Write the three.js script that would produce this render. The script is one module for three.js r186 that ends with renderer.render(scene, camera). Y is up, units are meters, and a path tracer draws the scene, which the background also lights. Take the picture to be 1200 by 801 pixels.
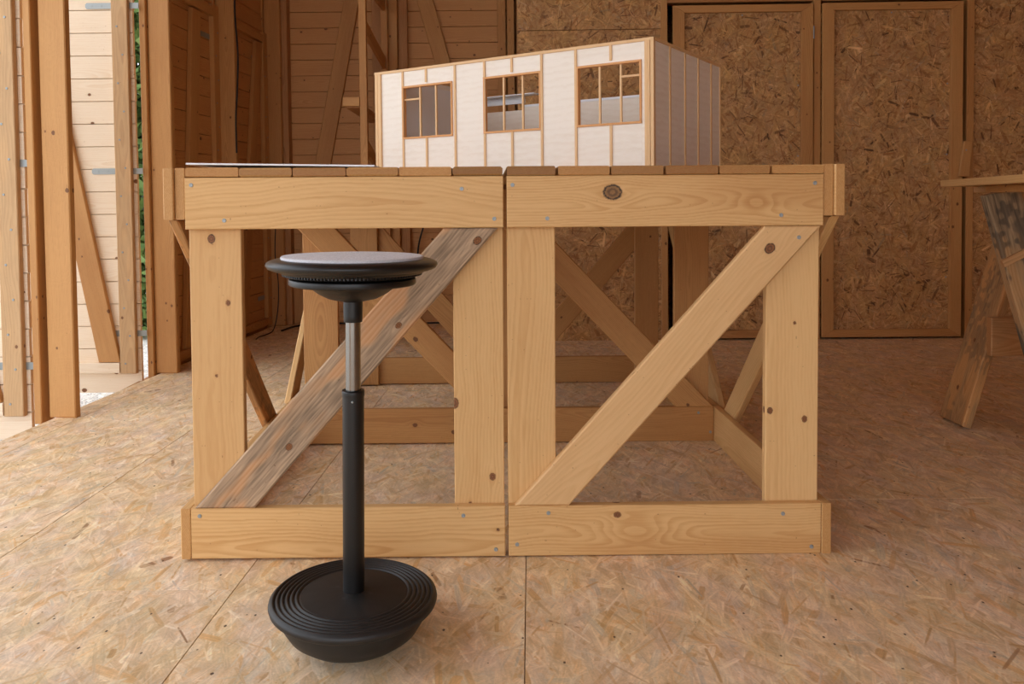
import * as THREE from 'three';
import { mergeGeometries } from 'three/addons/utils/BufferGeometryUtils.js';

// ---------------------------------------------------------------- camera, sky, exposure
const scene = new THREE.Scene();
const camera = new THREE.PerspectiveCamera(2 * Math.atan(400.5 / 949) * 180 / Math.PI, 1200 / 801, 0.05, 200);
camera.position.set(0, 0.8, 0);
camera.rotation.set(-0.0345, 0, -0.011, 'YXZ');
camera.setViewOffset(1200, 801, 23, 129.8, 1200, 801);
const renderer = new THREE.WebGLRenderer({ antialias: true });
renderer.toneMapping = THREE.LinearToneMapping;
renderer.toneMappingExposure = 2.3;
renderer.shadowMap.enabled = true;

function rng(seed) { let s = seed >>> 0; return () => { s = (s + 0x6D2B79F5) >>> 0; let t = s; t = Math.imul(t ^ (t >>> 15), t | 1); t ^= t + Math.imul(t ^ (t >>> 7), t | 61); return ((t ^ (t >>> 14)) >>> 0) / 4294967296; }; }
function hash(x, y, s) { let h = Math.imul(x, 374761393) ^ Math.imul(y, 668265263) ^ Math.imul(s, 1274126177); h = Math.imul(h ^ (h >>> 13), 1103515245); h ^= h >>> 16; return (h >>> 0) / 4294967296; }
function noise(x, y, s, px = 0, py = 0) {                       // value noise, periodic in x when px > 0
  const xi = Math.floor(x), yi = Math.floor(y), fx = x - xi, fy = y - yi;
  const a = fx * fx * (3 - 2 * fx), b = fy * fy * (3 - 2 * fy), w = (i) => px ? ((i % px) + px) % px : i;
  const x0 = w(xi), x1 = w(xi + 1), y0 = py ? ((yi % py) + py) % py : yi, y1 = py ? (((yi + 1) % py) + py) % py : yi + 1;
  const p = hash(x0, y0, s), q = hash(x1, y0, s), r = hash(x0, y1, s), t = hash(x1, y1, s);
  return p + (q - p) * a + (r - p) * b + (p - q - r + t) * a * b;
}
const mix = (a, b, t) => a + (b - a) * t, clamp = (v, a = 0, b = 1) => Math.min(b, Math.max(a, v));
const smooth = (a, b, v) => { const t = clamp((v - a) / (b - a)); return t * t * (3 - 2 * t); };

{ // bright overcast sky: even white cloud with faint mottling
  const w = 128, h = 64, d = new Float32Array(w * h * 4);
  for (let j = 0; j < h; j++) for (let i = 0; i < w; i++) {
    const n = noise(i / 8, j / 5, 5, 16) * 0.6 + noise(i / 3.2, j / 2.5, 6, 40) * 0.4, k = 1.05 + 0.3 * (n - 0.5), o = (j * w + i) * 4;
    d[o] = 0.96 * k; d[o + 1] = 1.0 * k; d[o + 2] = 1.07 * k; d[o + 3] = 1;
  }
  const t = new THREE.DataTexture(d, w, h, THREE.RGBAFormat, THREE.FloatType);
  t.mapping = THREE.EquirectangularReflectionMapping; t.magFilter = t.minFilter = THREE.LinearFilter; t.needsUpdate = true;
  scene.background = t; scene.environment = t;
  scene.backgroundIntensity = 1;
}

// ---------------------------------------------------------------- procedural materials
function tex(w, h, data, srgb = true) {
  const t = new THREE.DataTexture(data, w, h, THREE.RGBAFormat, THREE.UnsignedByteType);
  t.wrapS = t.wrapT = THREE.RepeatWrapping; t.magFilter = THREE.LinearFilter; t.minFilter = THREE.LinearMipmapLinearFilter; t.generateMipmaps = true;
  if (srgb) t.colorSpace = THREE.SRGBColorSpace;
  t.anisotropy = 8; t.needsUpdate = true; return t;
}
const WL = 1.6, WH = 0.2, PXM = 640;                    // a wood sheet: 1.6 m along the grain, 0.2 m across, a strip of end grain on top
function woodTex(seed, o = {}) {
  const w = 1024, hl = 128, h = 160, d = new Uint8Array(w * h * 4), R = rng(seed);
  const light = o.light ?? [220, 177, 119], late = o.late ?? [192, 139, 78], ring = o.ring ?? mix(0.005, 0.010, R());
  const cen = o.cen ?? mix(0.0, WH, R()), dep = o.dep ?? mix(0.012, 0.05, R()), con = o.con ?? 0.6, wob = o.wob ?? 0.018;
  const knots = o.knots ?? Array.from({ length: o.nk ?? 5 }, () => [R() * WL, R() * WH, mix(0.003, 0.011, R() * R()), R()]);
  for (let j = 0; j < h; j++) for (let i = 0; i < w; i++) {
    const x = i / PXM, y = j / PXM; let r, g, b;
    if (j < hl) {
      let yc = cen + wob * 2.2 * (noise(x * 2.5, 3, seed, 4) - 0.5) + (o.wob2 ?? 0.006) * (noise(x * 12.5, 9, seed + 1, 20) - 0.5);
      let dd = dep + wob * 1.6 * (noise(x * 3.75, 7, seed + 2, 6) - 0.5);
      let yy = y, knot = 0, ringK = 0, halo = 0;
      for (const [kx, ky, kr, kt] of knots) {
        let dx = x - kx; if (dx > WL / 2) dx -= WL; if (dx < -WL / 2) dx += WL;
        const dy = y - ky;
        if (Math.abs(dx) > kr * 14 || Math.abs(dy) > kr * 7) continue;
        const e = Math.exp(-(dx * dx) / (kr * kr * 14)) * Math.exp(-(dy * dy) / (kr * kr * 7));
        yy += Math.sign(dy || 1) * -kr * 1.25 * e * (1 - Math.exp(-Math.abs(dy) / (kr * .5)));
        dd += kr * 1.1 * e;
        const q = Math.hypot(dx * 0.8, dy) / kr + 0.16 * (noise(x * 400, y * 400, seed + 30) - .5);
        if (q < 1.15 && kt >= 0) { knot = Math.max(knot, 1 - smooth(0.9, 1.12, q)); ringK = 0.5 + 0.5 * Math.sin(q * 11) + (q > .85 ? (kt > .45 ? -1.6 : -.5) : 0); }
        halo = Math.max(halo, Math.exp(-Math.max(0, q - 1) * 1.1) * .7);
      }
      const rr = Math.hypot(yy - yc, dd);
      const ph = rr / ring + 0.35 * (noise(x * 20, y * 90, seed + 4, 32) - 0.5) + .5 * noise(x * 5, y * 20, seed + 14, 8);
      const f = ph - Math.floor(ph); let v = smooth(0.12, 0.86, f) * (1 - smooth(0.9, 1, f));
      v *= con * mix(0.55, 1.15, noise(Math.floor(ph), 2, seed + 5)) ;
      const fine = noise(x * 60, y * 900, seed + 6, 96) - 0.5, fine2 = noise(x * 20, y * 330, seed + 7, 32) - 0.5, blot = noise(x * 5, y * 22, seed + 8, 8) - 0.5;
      v = clamp(v + fine * 0.16 + fine2 * 0.2 + blot * 0.22 + halo * .28);
      r = mix(light[0], late[0], v); g = mix(light[1], late[1], v); b = mix(light[2], late[2], v);
      if (o.heart) { const k = o.heart * smooth(0.35, .65, noise(x * 1.25, y * 11 + 4, seed + 9, 2) + .15 * (noise(x * 10, y * 60, seed + 19, 16) - .5)); r = mix(r, r * .84, k); g = mix(g, g * .74, k); b = mix(b, b * .62, k); }
      if (o.weather) {
        const k = o.weather * smooth(0.3, 0.52, noise(x * 6.25, y * 30 + 2, seed + 10, 10) * .72 + noise(x * 20, y * 70, seed + 11, 32) * .28);
        const gr = 0.92 + 0.3 * (noise(x * 30, y * 400, seed + 12, 48) - .5) + .2 * (noise(x * 7.5, y * 40, seed + 13, 12) - .5) - v * .22;
        const wc = o.wcol ?? [176, 150, 124];
        r = mix(r, wc[0] * gr, k); g = mix(g, wc[1] * gr, k); b = mix(b, wc[2] * gr, k);
        if (o.blue) { const s = o.blue * smooth(.52, .66, noise(x * 10, y * 24 + 7, seed + 40, 16) * .6 + noise(x * 60, y * 90, seed + 41, 96) * .4); r = mix(r, 62, s); g = mix(g, 56, s); b = mix(b, 50, s); }
      }
      if (knot > 0) { const kk = clamp(ringK * .3 + .42, .06, .8), kc = o.kcol ?? [150, 98, 54]; r = mix(r, kc[0] * (kk + .25), knot); g = mix(g, kc[1] * (kk + .22), knot); b = mix(b, kc[2] * (kk + .2), knot); }
      const sp = noise(x * 260, y * 260, seed + 20) > 0.985 && !o.clean; if (sp) { r *= .75; g *= .7; b *= .65; }
    } else {                                            // end grain
      const yy = (j - hl) / PXM, p = 0.117, xm = (x % p) - p / 2 + 0.02 * (hash(Math.floor(x / p), 3, seed) - .5);
      const rr = Math.hypot(xm, yy + 0.018 + .03 * hash(Math.floor(x / p), 5, seed)) / 0.0042, f = rr - Math.floor(rr);
      let v = smooth(.2, .9, f) * (1 - smooth(.93, 1, f)) * .5 + .25 + .35 * (noise(x * 300, yy * 300, seed + 17) - .5);
      r = mix(light[0], late[0], v) * .93; g = mix(light[1], late[1], v) * .9; b = mix(light[2], late[2], v) * .86;
    }
    const k = (j * w + i) * 4; d[k] = clamp(r, 0, 255); d[k + 1] = clamp(g, 0, 255); d[k + 2] = clamp(b, 0, 255); d[k + 3] = 255;
  }
  return tex(w, h, d);
}
function woodMat(seed, o = {}) {
  const t = woodTex(seed, o);
  return new THREE.MeshStandardMaterial({ map: t, bumpMap: t, bumpScale: o.bump ?? 0.0006, roughness: o.rough ?? 0.62, color: o.tint ?? 0xffffff });
}
const tintOf = (m, c) => { const n = m.clone(); n.color.set(c); return n; };
const bench = [11, 23, 37, 41, 59, 63].map((s, i) => woodMat(s, { nk: 2 + i % 3, con: .34, heart: i % 2 ? .35 : .1 }));
const frameWood = [71, 83, 97, 103].map((s, i) => woodMat(s, { light: [201, 149, 89], late: [173, 119, 65], ring: .0045, con: .5, nk: 7, heart: .25 }));
const sidingShaded = [112, 128, 132, 150].map((s, i) => woodMat(s, { light: [206, 152, 94], late: [184, 124, 70], con: .45, nk: 6, ring: .006 }));  // shaded copy of the siding wood: indoor shade put into a darker, warmer colour
const siding = [111, 127, 131, 149].map((s, i) => woodMat(s, { light: [244, 225, 199], late: [228, 199, 163], con: .4, nk: 4, ring: .006 }));  // lit copy of the same wood, paler for sky light on the open shutters
const darkStud = [171, 173].map((s) => woodMat(s, { light: [200, 150, 96], late: [160, 106, 58], con: .5, nk: 5, heart: .5 }));
const benchDark = [[0, 0xd6cdbf], [1, 0xf0e8dc], [2, 0xc4b8a6], [3, 0xfaf4ea], [4, 0xe2d8c8], [5, 0xcec0ac]].map(([i, c]) => tintOf(bench[i], c));
const matTopL = woodMat(201, { knots: [[.2, .15, .003, .9]], ring: .009, cen: .05, dep: .02, con: .42, wob: .03 });
const matTopR = woodMat(207, { knots: [[.235, .076, .0165, 1], [.557, .052, .013, -1]], ring: .006, cen: .05, dep: .02, con: .48, heart: .4, kcol: [150, 112, 66] });
const matBotR = woodMat(213, { knots: [[.245, .092, .0065, .2], [.29, .063, .024, -1]], ring: .006, cen: .05, dep: .012, con: .48, heart: .35 });
const matBotL = woodMat(219, { knots: [[.69, .06, .003, .9]], ring: .008, cen: .03, dep: .02, con: .5 });
const matWeather = woodMat(227, { weather: .9, nk: 4, con: .5, ring: .007, light: [200, 156, 114], late: [178, 124, 80], wcol: [176, 150, 122], bump: .0014, rough: .8 });
const matDiagR = woodMat(229, { knots: [[.811, .056, .010, .9], [.4, .1, .004, .9]], ring: .008, con: .24, cen: .02, dep: .03, light: [222, 180, 126], late: [196, 148, 92] });
const matTrestle = woodMat(233, { weather: .95, blue: .5, nk: 4, con: .5, wcol: [160, 134, 102], light: [188, 148, 102], late: [160, 116, 72], rough: .85, bump: .0014 });
const matTrestle2 = woodMat(239, { weather: .5, blue: .25, nk: 5, con: .5, wcol: [170, 134, 92], light: [205, 150, 92], late: [165, 108, 58], rough: .8 });
const matTrestle3 = woodMat(243, { weather: .3, nk: 6, con: .5, wcol: [176, 138, 98], light: [206, 156, 102], late: [176, 120, 70] });
const matPly = woodMat(241, { light: [246, 236, 222], late: [226, 208, 186], con: .2, ring: .010, cen: -.2, dep: .006, wob: .006, wob2: .0006, knots: [], clean: true, bump: .0001, rough: .7 });
const matBatten = woodMat(251, { light: [230, 190, 140], late: [214, 168, 114], con: .35, knots: [], clean: true, bump: .0001 });

function osbTex(size, metres, seed, o) {                // strands of wood pressed flat, each with its own tone and grain
  const w = size, d = new Float32Array(w * w * 3), R = rng(seed), pm = size / metres;
  const pal = o.pal;
  for (let k = 0; k < w * w; k++) { d[k * 3] = pal[0][0]; d[k * 3 + 1] = pal[0][1]; d[k * 3 + 2] = pal[0][2]; }
  const n = Math.round(metres * metres * o.density);
  for (let s = 0; s < n; s++) {
    const L = mix(.03, .12, R()) * pm * o.len, W = mix(.003, .02, R() * R()) * pm * o.wid, cx = R() * w, cy = R() * w;
    const ang = (R() + R() + R() - 1.5) * o.spread + (R() < .12 ? Math.PI / 2 * R() : 0), ca = Math.cos(ang), sa = Math.sin(ang);
    let t = R(), c = pal[1]; let acc = 0; for (const p of pal) { acc += p[3]; if (t < acc) { c = p; break; } }
    const k = 1 + (R() - .5) * o.vary, gs = s * 7 + seed, al = mix(.3, .85, R()), bow = (R() - .5) * .25, rag = R() * 4;
    const ex = Math.ceil(Math.abs(ca) * L / 2 + Math.abs(sa) * W / 2 + W * .3) + 1, ey = Math.ceil(Math.abs(sa) * L / 2 + Math.abs(ca) * W / 2 + W * .3) + 1;
    for (let j = -ey; j <= ey; j++) for (let i = -ex; i <= ex; i++) {
      const a = i * ca + j * sa, u = a / (L / 2); if (u < -1 || u > 1) continue;
      const b = -i * sa + j * ca + bow * W * (u * u - .3), hw = W / 2 * (1 - .55 * Math.pow(Math.abs(u), 4 + rag)), v = b / hw; if (v < -1 || v > 1) continue;
      const g = noise(a * .05, b * .7 + gs, seed) - .5, e = (1 - smooth(.86, 1, Math.abs(u))) * (1 - smooth(.75, 1, Math.abs(v)) * .75);
      const q = (((cy + j | 0) + w) % w * w + ((cx + i | 0) + w) % w) * 3, m = al * e, f = k * (1 + g * .16);
      d[q] += (c[0] * f - d[q]) * m; d[q + 1] += (c[1] * f - d[q + 1]) * m; d[q + 2] += (c[2] * f - d[q + 2]) * m;
    }
  }
  for (let j = 0; j < w; j++) for (let i = 0; i < w; i++) { const k = (j * w + i) * 3, f = 1 + o.mott * (noise(i / 32, j / 32, seed + 3, w / 32, w / 32) - .5) + .07 * (noise(i / 2.2, j / 2.2, seed + 4) - .5), h = 1 + .1 * (noise(i / 64, j / 32, seed + 7, w / 64, w / 32) - .5); d[k] *= f; d[k + 1] *= f; d[k + 2] *= f * h; }
  for (let s = 0; s < o.specks; s++) { const cx = R() * w | 0, cy = R() * w | 0, r = 1 + R() * 2.2; for (let j = -4; j <= 4; j++) for (let i = -4; i <= 4; i++) if (Math.hypot(i, j * 1.5) < r) { const q = ((cy + j + w) % w * w + (cx + i + w) % w) * 3; d[q] *= .4; d[q + 1] *= .36; d[q + 2] *= .34; } }
  const out = new Uint8Array(w * w * 4);
  for (let k = 0; k < w * w; k++) { for (let c = 0; c < 3; c++) out[k * 4 + c] = clamp(d[k * 3 + c], 0, 255); out[k * 4 + 3] = 255; }
  const t = tex(w, w, out); return t;
}
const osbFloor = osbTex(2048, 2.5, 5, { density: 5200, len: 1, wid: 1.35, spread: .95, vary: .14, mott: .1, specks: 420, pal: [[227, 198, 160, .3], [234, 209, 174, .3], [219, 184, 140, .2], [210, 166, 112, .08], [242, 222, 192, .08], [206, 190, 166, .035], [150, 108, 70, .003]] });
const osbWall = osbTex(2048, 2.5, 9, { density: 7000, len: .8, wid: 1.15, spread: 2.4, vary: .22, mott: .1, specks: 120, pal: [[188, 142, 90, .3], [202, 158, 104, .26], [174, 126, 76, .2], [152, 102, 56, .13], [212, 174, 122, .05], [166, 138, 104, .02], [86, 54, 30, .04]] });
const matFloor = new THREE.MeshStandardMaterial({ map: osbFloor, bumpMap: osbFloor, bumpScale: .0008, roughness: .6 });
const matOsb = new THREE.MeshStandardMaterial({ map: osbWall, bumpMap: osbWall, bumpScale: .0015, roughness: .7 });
const steel = new THREE.MeshStandardMaterial({ color: 0x9ea3a2, metalness: .7, roughness: .5 });
const matLedge = woodMat(263, { light: [206, 166, 118], late: [178, 134, 88], con: .4, nk: 3, weather: .12, wcol: [158, 134, 106] });
const matPostL = woodMat(271, { knots: [[.72, .066, .008, .9], [.575, .031, .005, .2], [.41, .06, .003, .2]], con: .26, ring: .007, light: [212, 168, 112], late: [188, 137, 80] });
const matPostR = woodMat(277, { knots: [[.32, .109, .006, .9], [.3, .03, .006, .2], [.52, .054, .003, .2]], con: .26, ring: .007, light: [226, 184, 126], late: [200, 148, 88] });
const chrome = new THREE.MeshStandardMaterial({ color: 0x8f8b86, metalness: 1, roughness: .24 });

// ---------------------------------------------------------------- building blocks
const taken = {};
function numbered(n) { const k = taken[n] = (taken[n] ?? -1) + 1; return k ? n + '_' + String(k).padStart(3, '0') : n; }
function shade(o) { o.castShadow = o.receiveShadow = true; return o; }
function mesh(name, geo, mat, parent) { const m = shade(new THREE.Mesh(geo, mat)); m.name = parent ? name : numbered(name); (parent ?? scene).add(m); return m; }
function thing(name, label, category, pos = [0, 0, 0], group, kind) {
  const g = new THREE.Group(); g.name = kind === 'structure' ? name : numbered(name); g.position.set(...pos); scene.add(g);
  g.userData = { label, category }; if (group) g.userData.group = group; if (kind) g.userData.kind = kind; return g;
}
// convex outline (anticlockwise, metres) x thickness along z, chamfered; grain along angle 'dir'; uv in metres on the wood sheet
function prism(pts, t, o = {}) {
  const { dir = 0, c = 0.0018, u0 = 0, v0 = 0, sx = 1 / WL, sy = 1 / (WH * 1.25), ends = true, orig } = o;
  const n = pts.length, ca = Math.cos(dir), sa = Math.sin(dir), P = [], U = [];
  const rx = (p) => p[0] * ca + p[1] * sa, ry = (p) => -p[0] * sa + p[1] * ca;
  const ox = orig ? orig[0] : Math.min(...pts.map(rx)), oy = orig ? orig[1] : Math.min(...pts.map(ry));
  const inset = pts.map((p, i) => {
    const a = pts[(i + n - 1) % n], b = pts[(i + 1) % n];
    const e1 = [p[0] - a[0], p[1] - a[1]], e2 = [b[0] - p[0], b[1] - p[1]], l1 = Math.hypot(...e1), l2 = Math.hypot(...e2);
    const n1 = [-e1[1] / l1, e1[0] / l1], n2 = [-e2[1] / l2, e2[0] / l2], k = c / (1 + n1[0] * n2[0] + n1[1] * n2[1]);
    return [p[0] + (n1[0] + n2[0]) * k, p[1] + (n1[1] + n2[1]) * k];
  });
  const uvL = (p) => [u0 + (rx(p) - ox) * sx, v0 + (ry(p) - oy) * sy];
  const tri = (a, b, cc, ua, ub, uc) => { P.push(...a, ...b, ...cc); U.push(...ua, ...ub, ...uc); };
  const quad = (a, b, cc, d, ua, ub, uc, ud) => { tri(a, b, cc, ua, ub, uc); tri(a, cc, d, ua, uc, ud); };
  for (const s of [1, -1]) for (let i = 1; i < n - 1; i++) {
    const A = [0, i, i + 1].map((k) => inset[k]); if (s < 0) A.reverse();
    tri(...A.map((p) => [p[0], p[1], s * t / 2]), ...A.map(uvL));
  }
  const z1 = t / 2 - c;
  for (let i = 0; i < n; i++) {
    const j = (i + 1) % n, a = pts[i], b = pts[j], ai = inset[i], bi = inset[j];
    quad([...a, z1], [...b, z1], [...bi, t / 2], [...ai, t / 2], uvL(a), uvL(b), uvL(bi), uvL(ai));
    quad([...b, -z1], [...a, -z1], [...ai, -t / 2], [...bi, -t / 2], uvL(b), uvL(a), uvL(ai), uvL(bi));
    const e = [b[0] - a[0], b[1] - a[1]], al = Math.abs(e[0] * ca + e[1] * sa) / Math.hypot(...e);
    let ua, ub, va, vb;
    if (al < .6 && ends) { const L = Math.hypot(...e); const us = u0 + .31; ua = [us, .995]; ub = [us + L * sx, .995]; va = [us, .995 - t * sy]; vb = [us + L * sx, .995 - t * sy]; if (t * sy > .19) { va[1] = vb[1] = .81; } }
    else { const w = uvL(a), x = uvL(b), k = t * sy * (w[1] > v0 + .01 || x[1] > v0 + .01 ? -1 : 1); if (ends) { ua = w; ub = x; va = [w[0], w[1] + k]; vb = [x[0], x[1] + k]; } else { ua = w; ub = x; va = [w[0] + t * sx, w[1] + t * sy]; vb = [x[0] + t * sx, x[1] + t * sy]; } }
    quad([...b, z1], [...a, z1], [...a, -z1], [...b, -z1], ub, ua, va, vb);
  }
  const g = new THREE.BufferGeometry(); g.setAttribute('position', new THREE.Float32BufferAttribute(P, 3)); g.setAttribute('uv', new THREE.Float32BufferAttribute(U, 2)); g.computeVertexNormals(); return g;
}
const RW = rng(4242);
const pick = (a) => a[Math.floor(RW() * a.length)];
function rect(x0, y0, x1, y1) { return [[x0, y0], [x1, y0], [x1, y1], [x0, y1]]; }
function sawn(len, wid, t, o = {}) {                    // board along x, face to z
  const v0 = o.v0 ?? RW() * Math.max(0, .78 - wid / (WH * 1.25)), u0 = o.u0 ?? RW();
  return prism(rect(-len / 2, -wid / 2, len / 2, wid / 2), t, { ...o, u0, v0 });
}
function tongued(len, pitch, t, o = {}) {               // siding board with a narrow open groove; a tongue at the back closes the joint
  const g = .0034, tg = prism(rect(-len / 2, 0, len / 2, .012), .006, { c: .0005, u0: .1, v0: .3 }); tg.translate(0, pitch / 2 - .006, -t / 2 + .0035);
  return mergeGeometries([sawn(len, pitch - g, t, o), tg]);
}
const V = (x, y, z) => new THREE.Vector3(x, y, z);
// a board from A to B (centre line) with its face towards 'face'
function board(name, parent, mat, A, B, wid, t, face, o = {}) {
  const X = B.clone().sub(A), len = X.length(); X.normalize();
  const Y = face.clone().cross(X).normalize(), Z = X.clone().cross(Y);
  const m = mesh(name, sawn(len, wid, t, o), mat, parent);
  m.quaternion.setFromRotationMatrix(new THREE.Matrix4().makeBasis(X, Y, Z)); m.position.copy(A).lerp(B, .5); return m;
}
const box3 = (name, parent, mat, x0, x1, y0, y1, z0, z1, o = {}) => {       // upright or lying timber given by its extents; grain along the longest side
  const d = [x1 - x0, y1 - y0, z1 - z0], c = V((x0 + x1) / 2, (y0 + y1) / 2, (z0 + z1) / 2), L = d.indexOf(Math.max(...d));
  const ax = [V(1, 0, 0), V(0, 1, 0), V(0, 0, 1)][L], rest = [0, 1, 2].filter((k) => k !== L), f = d[rest[0]] < d[rest[1]] ? rest[0] : rest[1], w = rest.find((k) => k !== f);
  return board(name, parent, mat, c.clone().addScaledVector(ax, -d[L] / 2), c.clone().addScaledVector(ax, d[L] / 2), d[w], d[f], [V(1, 0, 0), V(0, 1, 0), V(0, 0, 1)][f], o);
};
const screwGeo = (() => { const g = new THREE.LatheGeometry([[0, .0004], [.0012, .0002], [.0014, .001], [.0042, .0012], [.0046, .0004], [.0046, -.004]].map(([x, y]) => new THREE.Vector2(x, y)), 12); g.rotateX(Math.PI / 2); return g; })();
function screw(parent, x, y, z) { const m = mesh('screw', screwGeo, steel, parent); m.position.set(x, y, z); return m; }
function tubeAlong(pts, r, seg = 60, rad = 7) { return new THREE.TubeGeometry(new THREE.CatmullRomCurve3(pts), seg, r, rad, false); }
function lathe(prof, seg = 96) { return new THREE.LatheGeometry(prof.map(([r, y]) => new THREE.Vector2(r, y)), seg); }
function clip(poly, nx, nz, d) {                        // keep nx*x + nz*z >= d
  const out = []; for (let i = 0; i < poly.length; i++) {
    const a = poly[i], b = poly[(i + 1) % poly.length], da = nx * a[0] + nz * a[1] - d, db = nx * b[0] + nz * b[1] - d;
    if (da >= 0) out.push(a); if (da * db < 0) { const t = da / (da - db); out.push([mix(a[0], b[0], t), mix(a[1], b[1], t)]); }
  } return out;
}

const HC = 3.4, XR = 5.4, FRONT = 1.35;                                // unseen ceiling height, right wall and front opening, sized to shape the light
// ---------------------------------------------------------------- the setting: floor
const wallK = 0.092;                                    // the left wall drifts right by this much per metre of depth
{
  const fl = thing('floor', 'pale oriented strand board floor laid in long sheets', 'floor', [0, 0, 0], null, 'structure');
  const lines = [-2.2, -1.66, -1.16, -.563, .046, 1.296, 2.546, 3.796, 5.63], dirZ = .047, R = rng(77);
  for (let i = 0; i < lines.length - 1; i++) {
    const g = .0008, joints = [-1.9, -1.5 + R() * 1.6]; while (joints[joints.length - 1] < 5.6) joints.push(joints[joints.length - 1] + 2.5);
    for (let k = 0; k < joints.length - 1; k++) {
      const z0 = joints[k] + g, z1 = Math.min(joints[k + 1] - g, 5.6); if (z1 - z0 < .05) continue;
      const X = (l, Z) => l + dirZ * (Z - 1.33);
      let p = [[X(lines[i] + g, z0), z0], [X(lines[i + 1] - g, z0), z0], [X(lines[i + 1] - g, z1), z1], [X(lines[i] + g, z1), z1]];   // plan: x, depth
      p = clip(p, 1, -wallK, -1.68 - wallK * 3.06 + .002); if (p.length < 3) continue;
      const geo = prism(p.map(([x, z]) => [x, z]), .022, { dir: Math.PI / 2 - dirZ, c: .0006, sx: 1 / 2.5, sy: 1 / 2.5, u0: R(), v0: R(), ends: false });
      const m = mesh('floor_panel', geo, matFloor, fl); m.rotation.x = -Math.PI / 2; m.position.y = -.011;
    }
  }
  mesh('subfloor', prism(rect(-1.7, -1.9, XR + .02, 5.6), .2, { c: .004 }), darkStud[0], fl).position.y = -.13;
  const s = fl.children[fl.children.length - 1]; s.rotation.x = -Math.PI / 2;
}
// ---------------------------------------------------------------- ground outside
{
  const R = rng(31), N = 256, d = new Uint8Array(N * N * 4);
  for (let j = 0; j < N; j++) for (let i = 0; i < N; i++) { const v = 185 + 60 * noise(i / 5, j / 5, 3, 0) + 40 * (hash(i >> 1, j >> 1, 4) - .5) - (hash(i >> 2, j >> 2, 8) > .9 ? 70 : 0), k = (j * N + i) * 4; d[k] = clamp(v, 0, 255); d[k + 1] = clamp(v * .985, 0, 255); d[k + 2] = clamp(v * .95, 0, 255); d[k + 3] = 255; }
  const t = tex(N, N, d); t.repeat.set(120, 120);
  const m = mesh('ground', new THREE.PlaneGeometry(60, 60), new THREE.MeshStandardMaterial({ map: t, bumpMap: t, bumpScale: .01, roughness: .95 }));
  m.rotation.x = -Math.PI / 2; m.position.set(0, -.26, 0); m.userData = { label: 'pale grey gravel ground outside the open shutters', category: 'gravel', kind: 'structure' };
  // greenery seen through the narrow slit beside the hinges
  const leaf = new THREE.BufferGeometry(); leaf.setAttribute('position', new THREE.Float32BufferAttribute([0, 0, 0, .022, .035, .006, 0, .08, 0, -.022, .035, .006], 3)); leaf.setIndex([0, 1, 2, 0, 2, 3]); leaf.computeVertexNormals();
  const green = new THREE.MeshStandardMaterial({ color: 0xffffff, roughness: .7 });
  const inst = new THREE.InstancedMesh(leaf, green, 16000), M = new THREE.Matrix4(), q = new THREE.Quaternion(), c = new THREE.Color();
  for (let i = 0; i < 16000; i++) {
    const a = R() * 6.28, rr = Math.sqrt(R()), y = R();
    q.setFromEuler(new THREE.Euler(R() * 6, R() * 6, R() * 6)); const s = .8 + R();
    M.compose(V(Math.cos(a) * rr * .75 * (1 - .15 * y), y * 3.6, Math.sin(a) * rr * .5), q, V(s, s, s)); inst.setMatrixAt(i, M);
    const h = R(); inst.setColorAt(i, c.setRGB(.08 + .12 * h, .16 + .16 * h, .04 + .05 * h));
  }
  shade(inst); inst.name = 'hedge_leaves'; inst.position.set(-3.05, -.26, -6.9); scene.add(inst);
  inst.userData = { label: 'green leafy hedge outside beyond the shutter hinges', category: 'hedge', kind: 'stuff' };
}
// ---------------------------------------------------------------- left wall: posts, jambs and plank shutters
const leftX = (Z) => -1.595 + wallK * (Z - 3.06);        // inner face of the posts
const wl = thing('wall_left', 'row of squared timber posts with door jambs along the open side', 'wall', [0, 0, 0], null, 'structure');
const wallTurn = -wallK;
const along = V(wallK, 0, -1).normalize(), out = V(-1, 0, -wallK).normalize();     // along the wall into the depth; outwards through it
const wp = (Z, o, y) => V(leftX(Z), y, -Z).addScaledVector(out, o);
[3.06, 3.867, 4.62, 5.36].forEach((Z, i) => {
  board('post', wl, frameWood[i % 4], wp(Z + .017, .053, 0), wp(Z + .017, .053, HC), .106, .035, along, { c: .004, v0: .05 + .08 * (i % 4), u0: .37 * i });
  const jo = i ? .123 : .139; board('jamb', wl, frameWood[(i + 1) % 4], wp(Z + .02, jo, -.02), wp(Z + .02, jo, HC), .08, .03, out, { c: .003 });
});
for (let k = 0; k < 8; k++) board('header_board', wl, sidingShaded[k % 4], wp(-1.8, .1, 2.545 + k * .115), wp(5.5, .1, 2.545 + k * .115), .1148, .03, out);
for (let k = 0; k < 22; k++) board('added_wall_board', wl, sidingShaded[k % 4], wp(-1.8, .1, .05 + k * .115), wp(-.35, .1, .05 + k * .115), .1148, .03, out);  // unseen stretch of wall, added to cut light coming from the left
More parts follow.
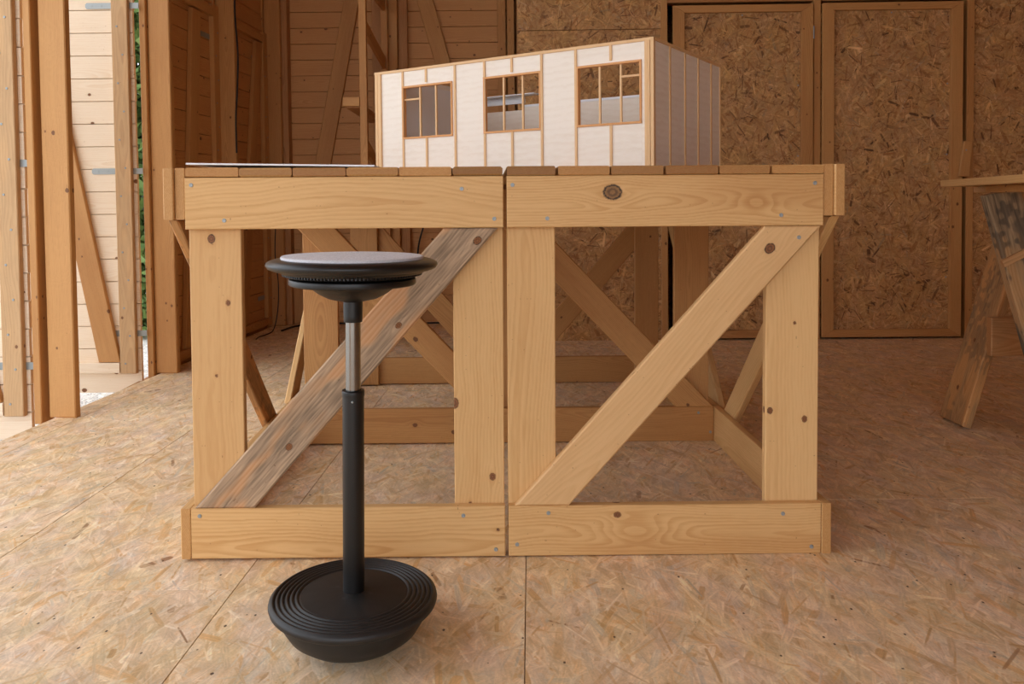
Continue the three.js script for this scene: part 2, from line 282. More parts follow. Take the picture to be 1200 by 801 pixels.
// shutter: boards along local x from the hinge (0) to -w, seen from +z
function shutter(name, label, w, o = {}) {
  const s = thing(name, label, 'shutter', [0, 0, 0], null, 'structure');
  const n = o.n ?? 19, p = .1065, y0 = -.085;
  for (let k = 0; k < n; k++) {
    const m = mesh('board', tongued(w, p, .02, { c: .0014, u0: RW(), v0: .04 + RW() * .3 }), (o.wood ?? siding)[Math.floor(RW() * 4)], s);
    m.position.set(-w / 2 + .004 * (RW() - .5), y0 + p * (k + .5), -.01);
  }
  board('vertical_ledge', s, o.wood ? frameWood[2] : matLedge, V(-.052, .012, .014), V(-.052, 1.93, .014), .076, .028, V(0, 0, 1), { u0: .3, c: .003 });
  board('vertical_ledge', s, frameWood[0], V(-w + .06, .012, .014), V(-w + .06, 1.93, .014), .076, .028, V(0, 0, 1), { c: .003 });
  box3('bottom_rail', s, o.wood ? frameWood[3] : siding[1], -w + .1, -.092, .016, .064, .001, .03);
  box3('top_rail', s, o.wood ? frameWood[1] : siding[2], -w + .1, -.092, 1.86, 1.91, .001, .03);
  const d = o.diag ?? [[-.192, .066], [-.09, .066], [-.43, 1.85], [-.535, 1.85]];
  const dir = Math.atan2(d[2][1] - d[1][1], d[2][0] - d[1][0]);
  mesh('brace', prism(d, .026, { dir, c: .003, u0: .2, v0: .1 }), frameWood[1], s).position.z = .014;
  for (const [hy, len, hx] of [[.2, .2, 0], [.97, .21, 0], [1.745, .22, 0]]) {
    const g = prism([[-len, -.007], [-len + .007, -.014], [.03, -.014], [.03, .014], [-len + .007, .014], [-len, .007]], .003, { c: .0006 });
    const h = mesh('strap_hinge', g, steel, s); h.position.set(hx, hy, .0022);
    for (const bx of [-len + .03, -len + .075]) screw(h, bx, 0, .0016);
  }
  for (let k = 0; k < 14; k++) { screw(s, -.052 + .012 * (k % 2 ? 1 : -1), .06 + k * .132, .029); }
  return s;
}
{
  const a = shutter('door_1', 'pale plank shutter swung open with diagonal brace and three strap hinges', .66);
  a.position.set(-1.680, 0, -3.84);
  const b = shutter('door_2', 'open plank shutter beside the foremost post, narrowed to let light past', .4, { diag: [[-.2, .066], [-.1, .066], [-.16, .3], [-.25, .3]] });  // width shortened out of view so sky light reaches the first shutter
  b.position.set(-1.768, 0, -3.07);
  // closed shutters between the deeper posts; they hang on the far post of their bay
  for (const [n, Z1, Z2, label, diag] of [['door_3', 3.93, 4.64, 'closed shaded plank shutter in the bay next to the open shutters', [[-.5, .066], [-.4, .066], [-.24, 1.85], [-.34, 1.85]]], ['door_4', 4.69, 5.38, 'closed shaded plank shutter in the bay next to the rear corner', [[-.52, .066], [-.42, .066], [-.1, 1.85], [-.2, 1.85]]]]) {
    const s = shutter(n, label, (Z2 - Z1) * Math.hypot(1, wallK), { diag, n: 25, wood: sidingShaded });
    const p = wp(Z2, .115, 0); s.position.copy(p); s.rotation.y = -Math.PI / 2 - wallTurn; s.rotation.y = Math.atan2(-out.x, -out.z);
  }
}
// ---------------------------------------------------------------- rear siding wall of the alcove
{
  const w = thing('wall_rear', 'shaded horizontal plank siding at the back of the alcove', 'wall', [0, 0, 0], null, 'structure');
  const p = .1062;
  const pierce = (m, p, k) => {                           // two knot holes let daylight through
    for (const [hx, hy] of [[-1.31, 1.445], [-1.262, 1.352]]) {
      const cy = p * (k + .5) - .03; if (Math.abs(hy - cy) > p / 2 - .012) continue;
      const s = new THREE.Shape([V(-.99, -.0515, 0), V(.99, -.0515, 0), V(.99, .0515, 0), V(-.99, .0515, 0)].map((q) => new THREE.Vector2(q.x, q.y))), h = new THREE.Path(); h.absellipse(hx + .72, hy - cy, .012, .007, 0, Math.PI * 2); s.holes.push(h);
      const g = new THREE.ExtrudeGeometry(s, { depth: .02, bevelEnabled: false, curveSegments: 10 }); g.translate(0, 0, -.01); const u = g.attributes.uv; for (let i = 0; i < u.count; i++) u.setXY(i, u.getX(i) / WL + .3, u.getY(i) * 4 + .4);
      m.geometry = g;
    }
  };
  for (let k = 0; k < 33; k++) { const m = mesh('siding_board', tongued(1.98, p, .022, { c: .0016 }), sidingShaded[k * 7 % 4], w); m.position.set(-.72, p * (k + .5) - .03, -5.5); pierce(m, p, k); }
  box3('stud', w, darkStud[0], -1.43, -1.345, 0, HC, -5.485, -5.4);
  box3('stud', w, darkStud[1], -.785, -.722, 0, HC, -5.487, -5.42);
  box3('stud', w, frameWood[0], -.672, -.615, 0, HC, -5.487, -5.385);
  box3('stud', w, darkStud[0], -.612, -.552, 0, HC, -5.487, -5.43);
  box3('stud', w, frameWood[1], .05, .103, 0, HC, -5.487, -5.43);
  box3('stud', w, frameWood[2], .112, .158, 0, HC, -5.487, -5.37);
  box3('rail', w, frameWood[3], -.55, .05, 1.49, 1.528, -5.487, -5.43);
  const d1 = [[-1.40, 0], [-1.29, 0], [-.8, 2.55], [-.9, 2.55]];
  mesh('brace', prism(d1, .03, { dir: Math.atan2(2.55, .5), c: .003 }), frameWood[2], w).position.z = -5.473;
  const d2 = [[-.085, 1.0 - .3], [.015, .7], [-.5, 2.6], [-.61, 2.6]];
  mesh('brace', prism(d2, .03, { dir: Math.atan2(1.9, -.52), c: .003 }), frameWood[1], w).position.z = -5.473;
}
// ---------------------------------------------------------------- strand board partition with two cupboard doors
const bz = 4.652, byaw = .014;                          // plane: depth = bz - byaw * x
{
  const w = thing('wall_back', 'shaded oriented strand board partition with timber studs', 'wall', [0, 0, -bz], null, 'structure'); w.rotation.y = -byaw;
  const osb = (x0, x1, y0, y1, z, name = 'wall_panel') => { const m = mesh(name, prism(rect(x0, y0, x1, y1), .018, { c: .001, sx: 1 / 2.5, sy: 1 / 2.5, u0: RW(), v0: RW(), ends: false }), matOsb, w); m.position.z = z; return m; };
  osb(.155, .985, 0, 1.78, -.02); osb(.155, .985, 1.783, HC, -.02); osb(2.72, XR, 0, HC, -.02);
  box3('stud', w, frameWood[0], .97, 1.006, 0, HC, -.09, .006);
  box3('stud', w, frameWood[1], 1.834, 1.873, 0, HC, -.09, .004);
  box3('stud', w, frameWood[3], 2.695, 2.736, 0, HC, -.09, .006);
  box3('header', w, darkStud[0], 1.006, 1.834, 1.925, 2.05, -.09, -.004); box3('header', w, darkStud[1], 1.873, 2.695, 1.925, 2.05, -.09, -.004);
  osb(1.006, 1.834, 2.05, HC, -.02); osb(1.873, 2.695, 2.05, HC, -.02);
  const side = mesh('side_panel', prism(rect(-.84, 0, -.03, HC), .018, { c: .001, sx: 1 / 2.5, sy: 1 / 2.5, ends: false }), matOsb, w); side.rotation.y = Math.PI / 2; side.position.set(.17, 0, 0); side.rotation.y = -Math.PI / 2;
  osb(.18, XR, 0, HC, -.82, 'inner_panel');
  // doors
  const door = (name, label, x0, x1, y0, y1, hingeRight) => {
    const d = thing(name, label, 'door', [0, 0, -bz], null, 'structure'); d.rotation.y = -byaw;
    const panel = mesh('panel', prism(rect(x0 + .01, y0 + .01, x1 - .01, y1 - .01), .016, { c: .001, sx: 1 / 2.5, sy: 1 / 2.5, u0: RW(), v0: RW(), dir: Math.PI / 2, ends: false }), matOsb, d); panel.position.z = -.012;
    const f = .066, fb = .044, y2 = y1 - .042, P = (p, dir) => { const m = mesh('frame_strip', prism(p, .022, { dir, c: .002, u0: RW(), v0: RW() * .5 }), pick(frameWood), d); m.position.z = .007; };
    P([[x0, y0], [x0 + f, y0 + fb], [x0 + f, y2], [x0, y1]], Math.PI / 2); P([[x1, y0], [x1, y1], [x1 - f, y2], [x1 - f, y0 + fb]], Math.PI / 2);
    P([[x0, y0], [x1, y0], [x1 - f, y0 + fb], [x0 + f, y0 + fb]], 0); P([[x0, y1], [x0 + f, y2], [x1 - f, y2], [x1, y1]], 0);
    for (const [sx, sy] of [[x1 - f - .012, .35], [x1 - f - .012, 1.05], [x1 - f - .012, 1.45], [x0 + f + .012, .9], [(x0 + x1) / 2, y1 - .055]]) screw(d, sx, sy, -.003);
    return d;
  };
  const da = door('door_5', 'framed strand board cupboard door partly hidden by the wooden model', 1.036, 1.826, .012, 1.905);
  const hg = mesh('hinge', new THREE.CylinderGeometry(.004, .004, .07, 10), steel, da); hg.position.set(1.829, 1.745, .016);
  const db = door('door_6', 'framed strand board cupboard door with a small wooden turn latch', 1.879, 2.668, .012, 1.908);
  const lt = mesh('latch', prism([[-.03, -.1], [.03, -.1], [.034, .1], [-.012, .1]], .02, { dir: Math.PI / 2, c: .003 }), frameWood[1], db); lt.position.set(2.672, 1.02, .03); lt.rotation.z = -.06;
  screw(lt, 0, .05, .0105);
}
// ---------------------------------------------------------------- the rest of the shed: right wall, ceiling, part of the front
{
  const FZ = 1.75;                                      // the shed's open front, just behind the camera
  const plank = (w, name, L, place) => place(mesh(name, sawn(L, .1998, .024, { c: .003 }), pick(sidingShaded), w));
  const r = thing('wall_right', 'plank wall on the right side of the shed', 'wall', [0, 0, 0], null, 'structure');
  for (let k = 0; k < 17; k++) plank(r, 'siding_board', 7.5, (m) => { m.rotation.y = -Math.PI / 2; m.position.set(XR, .1 + k * .2, -1.9); });
  const c = thing('ceiling', 'plank ceiling of the shed', 'ceiling', [0, 0, 0], null, 'structure');
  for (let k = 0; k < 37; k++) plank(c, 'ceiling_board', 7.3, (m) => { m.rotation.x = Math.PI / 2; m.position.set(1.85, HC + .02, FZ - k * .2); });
  const f = thing('wall_front', 'plank wall beside the open front of the shed', 'wall', [0, 0, 0], null, 'structure');
  const door = FRONT;                                   // the opening behind the camera ends here
  for (let k = 0; k < 17; k++) plank(f, 'siding_board', XR - door, (m) => { m.position.set((XR + door) / 2, .1 + k * .2, FZ + .1); });
  for (let k = 12; k < 17; k++) plank(f, 'header_board', door + 1.9, (m) => { m.position.set((door - 1.9) / 2, .1 + k * .2, FZ + .1); });
}
// ---------------------------------------------------------------- the two bench halves
const TB = { x: .0251, y: .0032, z: -1.8027, turn: .006, roll: -.0045 };
const T = .022, HT = .857, HB = .1145, D1 = .870, D2 = 1.767, TW = .711;
function benchHalf(side, label) {                       // side -1 left, +1 right; local x from the seam, y up, depth along -z
  const g = thing('timber_bench', label, 'bench', [TB.x, TB.y, TB.z], 'the two bench halves standing side by side');
  g.rotation.set(0, TB.turn, TB.roll, 'YXZ');
  const L = side < 0, x0 = L ? -TW : .004, x1 = L ? -.0035 : TW, b = (i) => bench[(i + (L ? 0 : 3)) % 6];
  const panel = (name, mat, pts, z, o) => { const m = mesh(name, prism(pts, T, o), mat, g); m.position.z = z; return m; };
  const rail = (mat, y0, y1, d, o) => panel(y0 > .4 ? 'top_rail' : 'bottom_rail', mat, rect(x0, y0, x1, y1), -d, { u0: RW(), v0: RW() * .3, ...o });
  const post = (mat, a0, a1, d, y1 = HT - .001) => panel('post', mat, rect(a0, .0, a1, y1), -d, { dir: Math.PI / 2, u0: RW(), v0: RW() * .3 });
  const h = T / 2;
  // front frame
  const tr = rail(L ? matTopL : matTopR, HT - HB, HT, h, { u0: 0, v0: 0 }), br = rail(L ? matBotL : matBotR, 0, HB, h, { u0: 0, v0: 0 });
  const fp = L ? [[-.711, -.594], [-.118, -.0045]] : [[.004, .113], [.591, .711]];
  fp.forEach(([a, c], i) => { const m = L && i === 0 ? matPostL : !L && i === 1 ? matPostR : null; panel('post', m ?? b(i + 1), rect(a, 0, c, HT - .001), -(h + T + .0005), { dir: Math.PI / 2, u0: m ? 0 : RW(), v0: m ? 0 : RW() * .3 }); });
  const dg = L ? [[-.702, HB], [-.568, HB], [-.016, HT - HB - .0015], [-.137, HT - HB - .0015]] : [[.019, HB], [.141, HB], [.706, HT - HB - .001], [.58, HT - HB - .001]];
  const dr = Math.atan2(dg[2][1] - dg[1][1], dg[2][0] - dg[1][0]);
  const br1 = panel('diagonal_brace', L ? matWeather : matDiagR, dg, -h, { dir: dr, u0: 0, v0: .02, c: L ? .004 : .0035 });
  // middle frame
  const fr = (i) => frameWood[(i + (L ? 0 : 1)) % 4];  // browner wood on the inner frames puts the under-bench shade into the colour
  rail(fr(2), HT - HB, HT, D1 + h); rail(fr(4), 0, HB, D1 + h);
  (L ? [[-.655, -.54], [-.118, -.004]] : [[.004, .113], [.584, .699]]).forEach(([a, c], i) => post(fr(i + 3), a, c, D1 + h + T + .0005));
  panel('diagonal_brace', fr(5), L ? [[-.09, HB], [-.005, HB], [-.005, HB + .03], [-.565, HT - HB], [-.69, HT - HB]] : [[.585, HB], [.7105, HB], [.115, HT - HB], [.004, HT - HB], [.004, HT - HB - .018]], -D1 - h, { dir: Math.atan2(1.06, -1) + Math.PI, c: .003 });
  // rear frame
  rail(fr(1), HT - HB, HT, D2 + h); rail(fr(0), 0, HB, D2 + h);
  (L ? [[-.64, -.523], [-.118, -.004]] : [[.004, .113], [.608, .711]]).forEach(([a, c], i) => post(fr(i + 2), a, c, D2 - T + h - .0005));
  if (L) panel('diagonal_brace', fr(3), [[-.12, HB], [-.01, HB], [-.01, .14], [-.545, HT - HB], [-.665, HT - HB]], -D2 - h, { dir: Math.atan2(1.15, -1) + Math.PI, c: .003 });
  else panel('diagonal_brace', fr(3), [[.08, HB], [.2, HB], [.71, .7], [.71, HT - HB], [.625, HT - HB]], -D2 - h, { dir: Math.atan2(1.15, 1), c: .003 });
  // outer side: bottom boards, doubled top boards, braces meeting low down at the middle frame
  const X = side * (TW + .001), out1 = side * T;
  const sideBoard = (name, mat, pts, xin, o) => { const m = mesh(name, prism(pts.map(([d, y]) => [d, y]), T, o), mat, g); m.rotation.y = Math.PI / 2; m.position.x = xin + side * T / 2; return m; };
  sideBoard('bottom_rail', b(4), rect(0, 0, D1 + .02, HB), X, { u0: RW() }); sideBoard('bottom_rail', b(0), rect(D1 + .024, 0, D2 + T, HB), X, { u0: RW() });
  sideBoard('top_rail', b(2), rect(.004, HT - HB + .022, D2 + T, HT + T), X, { u0: RW() }); sideBoard('top_rail', b(5), rect(-.004, HT - HB + .022, D2 + T, HT + T), X + side * (T + .001), { u0: RW() });
  const bt = HT - HB + .02;
  sideBoard('side_brace', L ? matTrestle2 : b(1), [[.745, .09], [.862, .09], [.14, bt], [.02, bt]], X + side * (T + .001), { dir: Math.atan2(.63, -.73), c: .003 });
  sideBoard('side_brace', b(3), L ? [[1.02, .1], [1.15, .1], [1.78, .67], [1.78, bt], [1.75, bt]] : [[.868, .09], [1.0, .09], [1.75, bt], [1.57, bt]], X + side * (T + .001), { dir: Math.atan2(.63, .73), c: .003 });
  // top planks run back from the front rail
  const edges = L ? [[-.709, -.592], [-.59, -.473], [-.471, -.354], [-.352, -.237], [-.235, -.119], [-.116, -.005]] : [[.0045, .112], [.119, .233], [.237, .353], [.359, .475], [.479, .591], [.597, .7105]];
  edges.forEach(([a, c], i) => {
    const m = mesh('top_plank', prism(rect(0, 0, D2 + .02, c - a), T - .001 - .0012 * RW(), { c: .0022 + .002 * (L ? i % 2 : 0), u0: .117 / WL * (i * 2 + (L ? 0 : 1)) + .0, v0: RW() * .3 }), benchDark[(i * 5 + (L ? 1 : 2)) % 6], g);
    m.quaternion.setFromRotationMatrix(new THREE.Matrix4().makeBasis(V(0, 0, -1), V(-1, 0, 0), V(0, 1, 0))); m.position.set(c, HT + T / 2 + .0002, .001 - .004 * RW());
    if (L && i === 0) { m.rotation.z += 0; m.position.y += .001; }
  });
  const S = L ? [[-.696, .841], [-.624, .762], [-.096, .829], [-.024, .762], [-.691, .098], [-.098, .094], [-.025, .016]] : [[.017, .837], [.094, .762], [.691, .837], [.616, .766], [.656, .716], [.094, .098], [.023, .027], [.624, .092], [.689, .016]];
  for (const [x, y] of S) screw(g, x, y, .0006);
  for (const [x, y] of L ? [] : [[.66, .095], [.7, .03]]) screw(g, x, y, -D1 + .0006);
  return g;
}
benchHalf(-1, 'timber bench half with the grey weathered diagonal brace, white board on it');
benchHalf(1, 'timber bench half with a large dark knot in its top rail');

// white drawing board lying along the front edge of the left half
{
  const m = mesh('drawing_board', prism(rect(-.21, -.15, .21, .15), .004, { c: .0006 }), new THREE.MeshStandardMaterial({ color: 0xeeeff4, roughness: .6 }));
  const a = .03; m.quaternion.setFromEuler(new THREE.Euler(-Math.PI / 2, 0, 0)); m.rotation.set(-Math.PI / 2, .0, 0);
  const q = new THREE.Quaternion().setFromEuler(new THREE.Euler(0, 0, -.022)); m.quaternion.premultiply(q);
  m.position.set(-.471, .8905, -1.957);
  m.userData = { label: 'thin white board lying on the left end of the bench top', category: 'board' };
}
// ---------------------------------------------------------------- wooden building model
{
  const mang = .5858, mL = .968, mD = .551, mh = .3476, base = .8852;
  const g = thing('building_model', 'white plywood building model with three windows on the bench top', 'model', [.4282, base, -2.15]);
  g.rotation.y = -mang;                                  // local x = along the front (0 at the near corner, going to -mL), z = towards the viewer of the front
  const tk = .006;
  const put = (name, mat, x0, x1, y0, y1, z0, z1, o) => box3(name, g, mat, -Math.max(x0, x1), -Math.min(x0, x1), y0, y1, z0, z1, { c: .0004, ...o });
  const wins = [[.656, .855], [.341, .54], [.032, .225]], wy0 = .1235, wy1 = .2925;
  // front skin in panels around the openings
  const ply = (x0, x1, y0, y1) => { const m = mesh('wall_panel', prism(rect(-x1, y0, -x0, y1), tk, { c: .0003, u0: RW(), v0: RW() * .1, sy: 2, sx: 1.2, ends: false }), matPly, g); m.position.z = -tk / 2; return m; };
  const cols = [0, .032, .225, .341, .54, .656, .855, mL];
  ply(0, .032, 0, mh); ply(.225, .341, 0, mh); ply(.54, .656, 0, mh); ply(.855, mL, 0, mh);
  for (const [a, c] of wins) { ply(a, c, 0, wy0); ply(a, c, wy1, mh); }
  // battens
  const bt = .0035, bw = .0075;
  const vb = (x, y0, y1, w = bw) => put('batten', matBatten, x - w / 2, x + w / 2, y0, y1, 0, bt);
  for (const x of [.8535, .6455, .536, .338, .228]) vb(x, 0, mh - .008);
  for (const x of [.758, .439, .121]) { vb(x, 0, wy0); vb(x, wy1 + .006, mh - .008); }
  put('corner_post', matBatten, .944, .957, 0, mh - .006, 0, bt + .002); put('corner_post', matBatten, .960, .9705, 0, mh - .006, -.01, bt);
  put('corner_post', matBatten, .0135, .0225, 0, mh - .006, 0, bt); put('corner_post', matBatten, .0065, .0125, 0, mh - .006, 0, bt + .002); put('corner_post', matBatten, -.004, .0055, 0, mh - .006, -.008, bt + .001);
  put('top_batten', matBatten, -.004, mL + .003, mh - .008, mh, -.008, bt + .001);
  // windows
  const redder = tintOf(matBatten, 0xf4d8ba);
  wins.forEach(([a, c], i) => {
    const f = new THREE.Group(); f.name = 'window'; g.add(f);
    const bar = (n, x0, x1, y0, y1, z0, z1, m = matBatten) => box3(n, f, m, -x1, -x0, y0, y1, z0, z1, { c: .0003 });
    bar('frame', a, c, wy0, wy0 + .006, -.012, .004, redder); bar('frame', a, c, wy1 - .006, wy1, -.012, .004, redder); bar('frame', a, a + .005, wy0 + .006, wy1 - .006, -.012, .004, redder); bar('frame', c - .005, c, wy0 + .006, wy1 - .006, -.012, .004, redder);
    const mu = [[.787, .724], [.471, .405], [.157, .094]][i];
    for (const x of mu) bar('mullion', x - .0028, x + .0028, wy0 + .006, wy1 - .006, -.009, -.003);
    if (i === 0) bar('transom', mu[0] + .003, c - .005, .247, .2525, -.009, -.003);
    if (i === 2) bar('transom', a + .005, mu[1] - .003, .250, .2555, -.009, -.003);
  });
  // end wall on the right with battens
  const endWall = (x, name, h) => { const m = mesh(name, prism(rect(0, 0, mD, h), tk, { c: .0003, sy: 2, sx: 1.2, u0: RW(), v0: RW() * .05, ends: false }), matPly, g); m.rotation.y = Math.PI / 2; m.position.set(x, 0, 0); return m; };
  endWall(-.003 + .002, 'end_wall', mh); endWall(-mL + .003, 'end_wall', mh);
  for (const d of [.113, .23, .341, .458, .545]) box3('batten', g, matBatten, .002, .0055, 0, mh - .008, -d - .0038, -d + .0038, { c: .0004 });
  box3('top_batten', g, matBatten, -.004, .0055, mh - .008, mh, -mD, -.009, { c: .0004 });
  // low rear wall with a white capping, grey inner partition, a slab with white edge
  const white = new THREE.MeshStandardMaterial({ color: 0xf2f4f8, roughness: .6 }), grey = new THREE.MeshStandardMaterial({ color: 0xf0eded, roughness: .75 });
  const rear = mesh('rear_wall', prism(rect(-.728, 0, -.005, .268), tk, { c: .0003, sy: 2, sx: 1.2, ends: false }), matPly, g); rear.position.z = -mD + .003;
  put('capping', white, .005, .728, .268, .276, -mD - .002, -mD + .008);
  const low = mesh('rear_wall', prism(rect(-.96, 0, -.729, .258), tk, { c: .0003, sy: 2, sx: 1.2, ends: false }), matPly, g); low.position.z = -mD + .003;
  put('inner_slab', white, .727, .96, .282, .308, -mD + .0, -mD + .01);
  put('inner_roof', white, .66, .96, .3085, .3115, -mD, -mD + .05);
  const lin = mesh('lining', prism(rect(.02, .006, mD - .01, .33), .003, { c: .0003 }), grey, g); lin.rotation.y = Math.PI / 2; lin.position.set(-mL + .0078, 0, 0);
  put('floor_plate', matPly, .004, mL - .004, 0, .005, -mD + .006, -.007);
}
// ---------------------------------------------------------------- black wobble stool
{
  const g = thing('active_stool', 'black wobble stool with light grey felt seat on round rubber base', 'stool', [-.262, 0, -1.4576]);
  g.rotation.z = -.014;
  const R = rng(9), N = 256, d = new Uint8Array(N * N * 4);
  for (let j = 0; j < N; j++) for (let i = 0; i < N; i++) { let v = 27 + 8 * (noise(i / 24, j / 30, 3, 0) - .5) + 8 * (hash(i, j, 2) - .5); const sc = noise(i / 30, j / 9, 12, 0); if (sc > .8) v += 40 * (sc - .8) * 5 * noise(i / 3, j / 3, 14, 0); const k = (j * N + i) * 4; d[k] = v; d[k + 1] = v * .98; d[k + 2] = v * .96; d[k + 3] = 255; }
  const rub = tex(N, N, d); rub.repeat.set(4, 3);
  const rubber = new THREE.MeshStandardMaterial({ map: rub, roughness: .5 });
  const plastic = new THREE.MeshStandardMaterial({ color: 0x100f0f, roughness: .4 });
  // base: domed underside, lip, concentric ridges
  const prof = [[0, .004], [.05, .0045], [.075, .008], [.1, .018], [.118, .032], [.129, .05], [.134, .066], [.1345, .071], [.146, .0735], [.1505, .077], [.152, .082], [.151, .0865], [.1485, .089]];
  for (let k = 0; k < 6; k++) { const r = .147 - k * .0085; prof.push([r, .0895 + k * .0004], [r - .0018, .0915 + k * .0004], [r - .0048, .0915 + k * .0004], [r - .0062, .0885 + k * .0004], [r - .0075, .0885 + k * .0004]); }
  prof.push([.094, .0925], [.06, .0955], [.024, .0975], [0, .0978]);
  mesh('base', lathe(prof, 128), rubber, g);
  mesh('pole_sleeve', lathe([[0, .094], [.0195, .094], [.0195, .452], [.0203, .455], [.0205, .462], [.0195, .465], [.0145, .465]], 48), plastic, g);
  mesh('gas_cylinder', lathe([[.0137, .46], [.0137, .596]], 48), chrome, g);
  mesh('collar', lathe([[.0137, .589], [.0168, .589], [.0172, .6], [.0178, .64]], 48), plastic, g);
  mesh('seat_housing', lathe([[.015, .625], [.024, .627], [.045, .632], [.062, .641], [.074, .65], [.08, .656], [.111, .6565], [.1135, .659], [.1135, .667], [.111, .6695], [.09, .67], [.09, .672]], 96), plastic, g);
  mesh('seat_skirt', lathe([[.085, .670], [.116, .672], [.128, .68], [.13, .684]], 96), plastic, g);
  const ribs = []; for (let k = 0; k < 120; k++) { const b = new THREE.BoxGeometry(.0025, .008, .006); b.translate(0, .6785, .1215); b.rotateY(k / 120 * Math.PI * 2); ribs.push(b.toNonIndexed()); }
  const rb = mesh('skirt_ribs', mergeGeometries(ribs), plastic, g); rb.userData = { kind: 'stuff' };
  mesh('seat_rim', lathe([[.125, .6825], [.14, .6835], [.149, .687], [.1525, .6925], [.1515, .697], [.147, .7], [.139, .7025], [.128, .7035], [.12, .7035]], 128), plastic, g);
  const fd = new Uint8Array(128 * 128 * 4); for (let k = 0; k < 128 * 128; k++) { const v = 216 + 30 * (hash(k % 128, k >> 7, 3) - .5) + 34 * (noise((k % 128) / 3, (k >> 7) / 3, 7) - .5); fd[k * 4] = v; fd[k * 4 + 1] = v; fd[k * 4 + 2] = v * 1.02; fd[k * 4 + 3] = 255; }
  const ft = tex(128, 128, fd); ft.repeat.set(8, 2);
  mesh('seat_pad', lathe([[.1265, .7030], [.1268, .7065], [.125, .7085], [.1, .7095], [0, .7098]], 96), new THREE.MeshStandardMaterial({ map: ft, bumpMap: ft, bumpScale: .0008, roughness: .95 }), g);
  const pin = mesh('height_stop', new THREE.SphereGeometry(.0022, 10, 8), steel, g); pin.position.set(.002, .447, .0196);
}
// ---------------------------------------------------------------- weathered trestle at the right with planks on it
{
  const g = thing('trestle', 'stained wooden trestle with splayed legs beside the cupboard doors', 'trestle', [1.63, 0, -2.85]);
  const o = V(-1.63, 0, 2.85), at = (x, y, Z) => V(x, y, -Z).add(o);
  // near weathered legs
  board('leg', g, matTrestle, at(1.735, 0, 2.4), at(1.503, .82, 2.4), .104, .035, V(0, 0, 1), { c: .004 });
  board('leg', g, matTrestle2, at(1.80, 0, 2.46), at(1.598, .82, 2.46), .08, .035, V(0, 0, 1), { c: .004 });
  const st = board('strap', g, matTrestle3, at(1.5, .605, 2.377), at(1.58, .645, 2.377), .022, .008, V(0, 0, 1), { c: .001 });
  // far leg with its cross bar
  board('leg', g, matTrestle2, at(1.634, .006, 2.848), at(1.875, .82, 2.848), .145, .034, V(-1, .29, 0).normalize(), { c: .004 });
  board('leg', g, matTrestle, at(2.2, 0, 2.85), at(1.98, .82, 2.85), .1, .035, V(0, 0, 1), { c: .004 });
  board('cross_bar', g, matTrestle3, at(1.70, .325, 2.765), at(2.14, .325, 2.765), .132, .03, V(0, 0, 1), { c: .003 });
  // head under the planks
  board('head_beam', g, frameWood[0], at(1.545, .826, 2.52), at(1.42, .826, 1.95), .07, .022, V(0, 1, 0), { c: .003 });
  board('head_beam', g, frameWood[1], at(1.50, .826, 2.45), at(2.0, .826, 2.9), .08, .022, V(0, 1, 0), { c: .003 });
}
{
  const g = mesh('loose_plank', sawn(1.3, .14, .022, { c: .002 }), bench[2]);
  const X = V(-.2087, 0, .978), Z = V(0, 1, 0), Y = Z.clone().cross(X);
  g.quaternion.setFromRotationMatrix(new THREE.Matrix4().makeBasis(X, Y, Z));
  const mid = V(1.494, .8485, -2.7).addScaledVector(X, .65).addScaledVector(Y, .07); g.position.copy(mid);
  g.userData = { label: 'pale thin plank lying across the stained trestle', category: 'plank' };
  const p2 = mesh('loose_plank', sawn(.8, .12, .018, { c: .002 }), bench[4]); p2.quaternion.copy(g.quaternion); p2.position.copy(mid).add(V(.075, .0202, .12));
  p2.userData = { label: 'shorter plank stacked on top of the pale plank on the trestle', category: 'plank' };
}
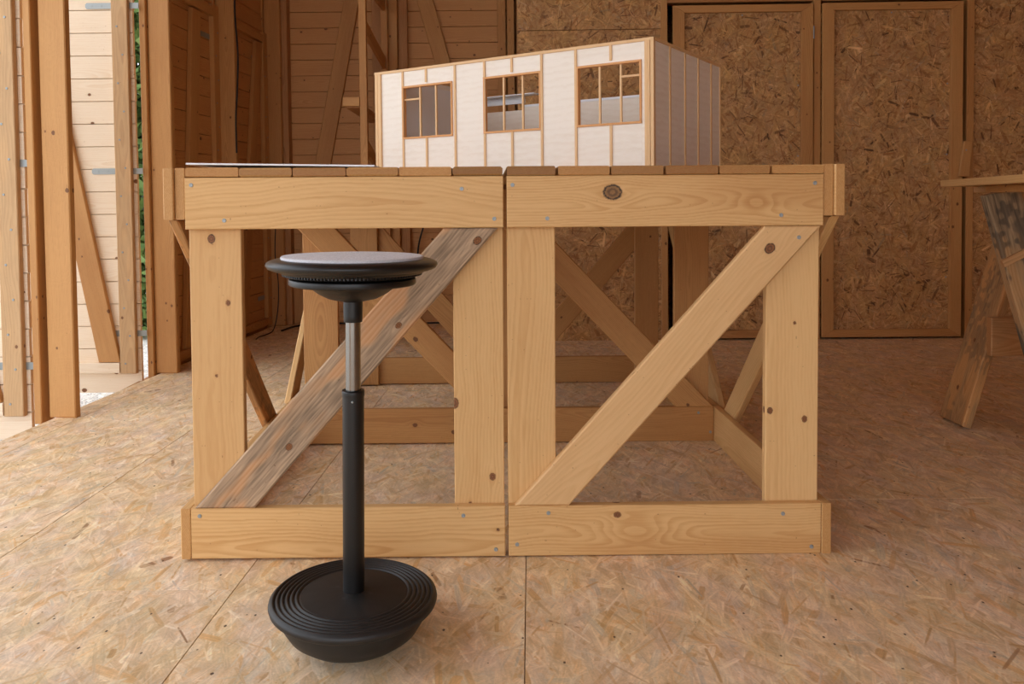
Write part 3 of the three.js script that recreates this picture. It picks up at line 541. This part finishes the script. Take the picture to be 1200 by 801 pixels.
// ---------------------------------------------------------------- rack in the alcove
{
  const g = thing('timber_rack', 'open timber rack frame with diagonal struts standing in the alcove', 'rack', [-.7, 0, -4.95]);
  const at = (x, y, Z) => V(x + .7, y, -Z + 4.95);
  const st = (x0, x1, Z, mat) => board('upright', g, mat, at((x0 + x1) / 2, 0, Z), at((x0 + x1) / 2, 2.4, Z), x1 - x0, .045, V(0, 0, 1), { c: .002 });
  st(-.722, -.682, 4.5, frameWood[0]); st(-.715, -.672, 5.35, frameWood[3]);
  const strut = (y0, Z0, y1, Z1) => board('strut', g, frameWood[2], at(-.695, y0, Z0), at(-.695, y1, Z1), .075, .022, V(1, 0, 0), { c: .002 });
  strut(1.78, 4.53, 1.72, 5.33); strut(2.05, 4.53, 2.1, 5.33); strut(1.12, 4.53, .95, 5.33); strut(.4, 4.53, .3, 5.33);
  board('shelf_bearer', g, frameWood[1], at(-.815, 1.366, 4.49), at(-.722, 1.366, 4.49), .05, .04, V(0, 0, 1), { c: .002 });
  board('shelf_bearer', g, darkStud[0], at(-.76, 1.35, 4.5), at(-.76, 1.35, 5.33), .085, .03, V(0, 1, 0), { c: .002 });
}
// ---------------------------------------------------------------- cables
{
  const cm = new THREE.MeshStandardMaterial({ color: 0x14110e, roughness: .55 });
  const p = (u, y, Z) => V((u - 577) / 949 * Z, y, -Z);
  const R = rng(3);
  const a = mesh('cable', tubeAlong([V(-1.432, 2.6, -4.59), V(-1.42, 2.2, -4.585), V(-1.432, 1.9, -4.585), V(-1.42, 1.65, -4.585), V(-1.428, 1.45, -4.585), V(-1.44, 1.3, -4.59), V(-1.4435, 1.1, -4.6)], .005), cm);
  a.userData = { label: 'black cable hanging down the side of a post above the bench', category: 'cable' };
  const b = mesh('cable', tubeAlong([V(-1.36, .75, -5.1), V(-1.372, .5, -5.1), V(-1.355, .3, -5.1), V(-1.365, .12, -5.1), V(-1.38, .02, -5.05), V(-1.4, .006, -4.98), V(-1.42, .006, -4.9), V(-1.415, .006, -4.8)], .0034), cm);
  b.userData = { label: 'black cable running down to the floor by the shaded shutters', category: 'cable' };
  const c = mesh('cable', tubeAlong([V(-1.345, .006, -5.12), V(-1.3, .006, -5.3), V(-1.2, .006, -5.4), V(-.9, .006, -5.405), V(-.6, .006, -5.375), V(-.2, .006, -5.4)], .006), cm);
  c.userData = { label: 'black cable lying along the floor below the rear siding', category: 'cable' };
  const d = mesh('cable', tubeAlong([V(-.43, 1.0, -5.44), V(-.44, .8, -5.435), V(-.455, .68, -5.43), V(-.5, .5, -5.44), V(-.5, .006, -5.42)], .006), cm);
  d.userData = { label: 'black cable sagging down the rear siding between the studs', category: 'cable' };
}
renderer.render(scene, camera);
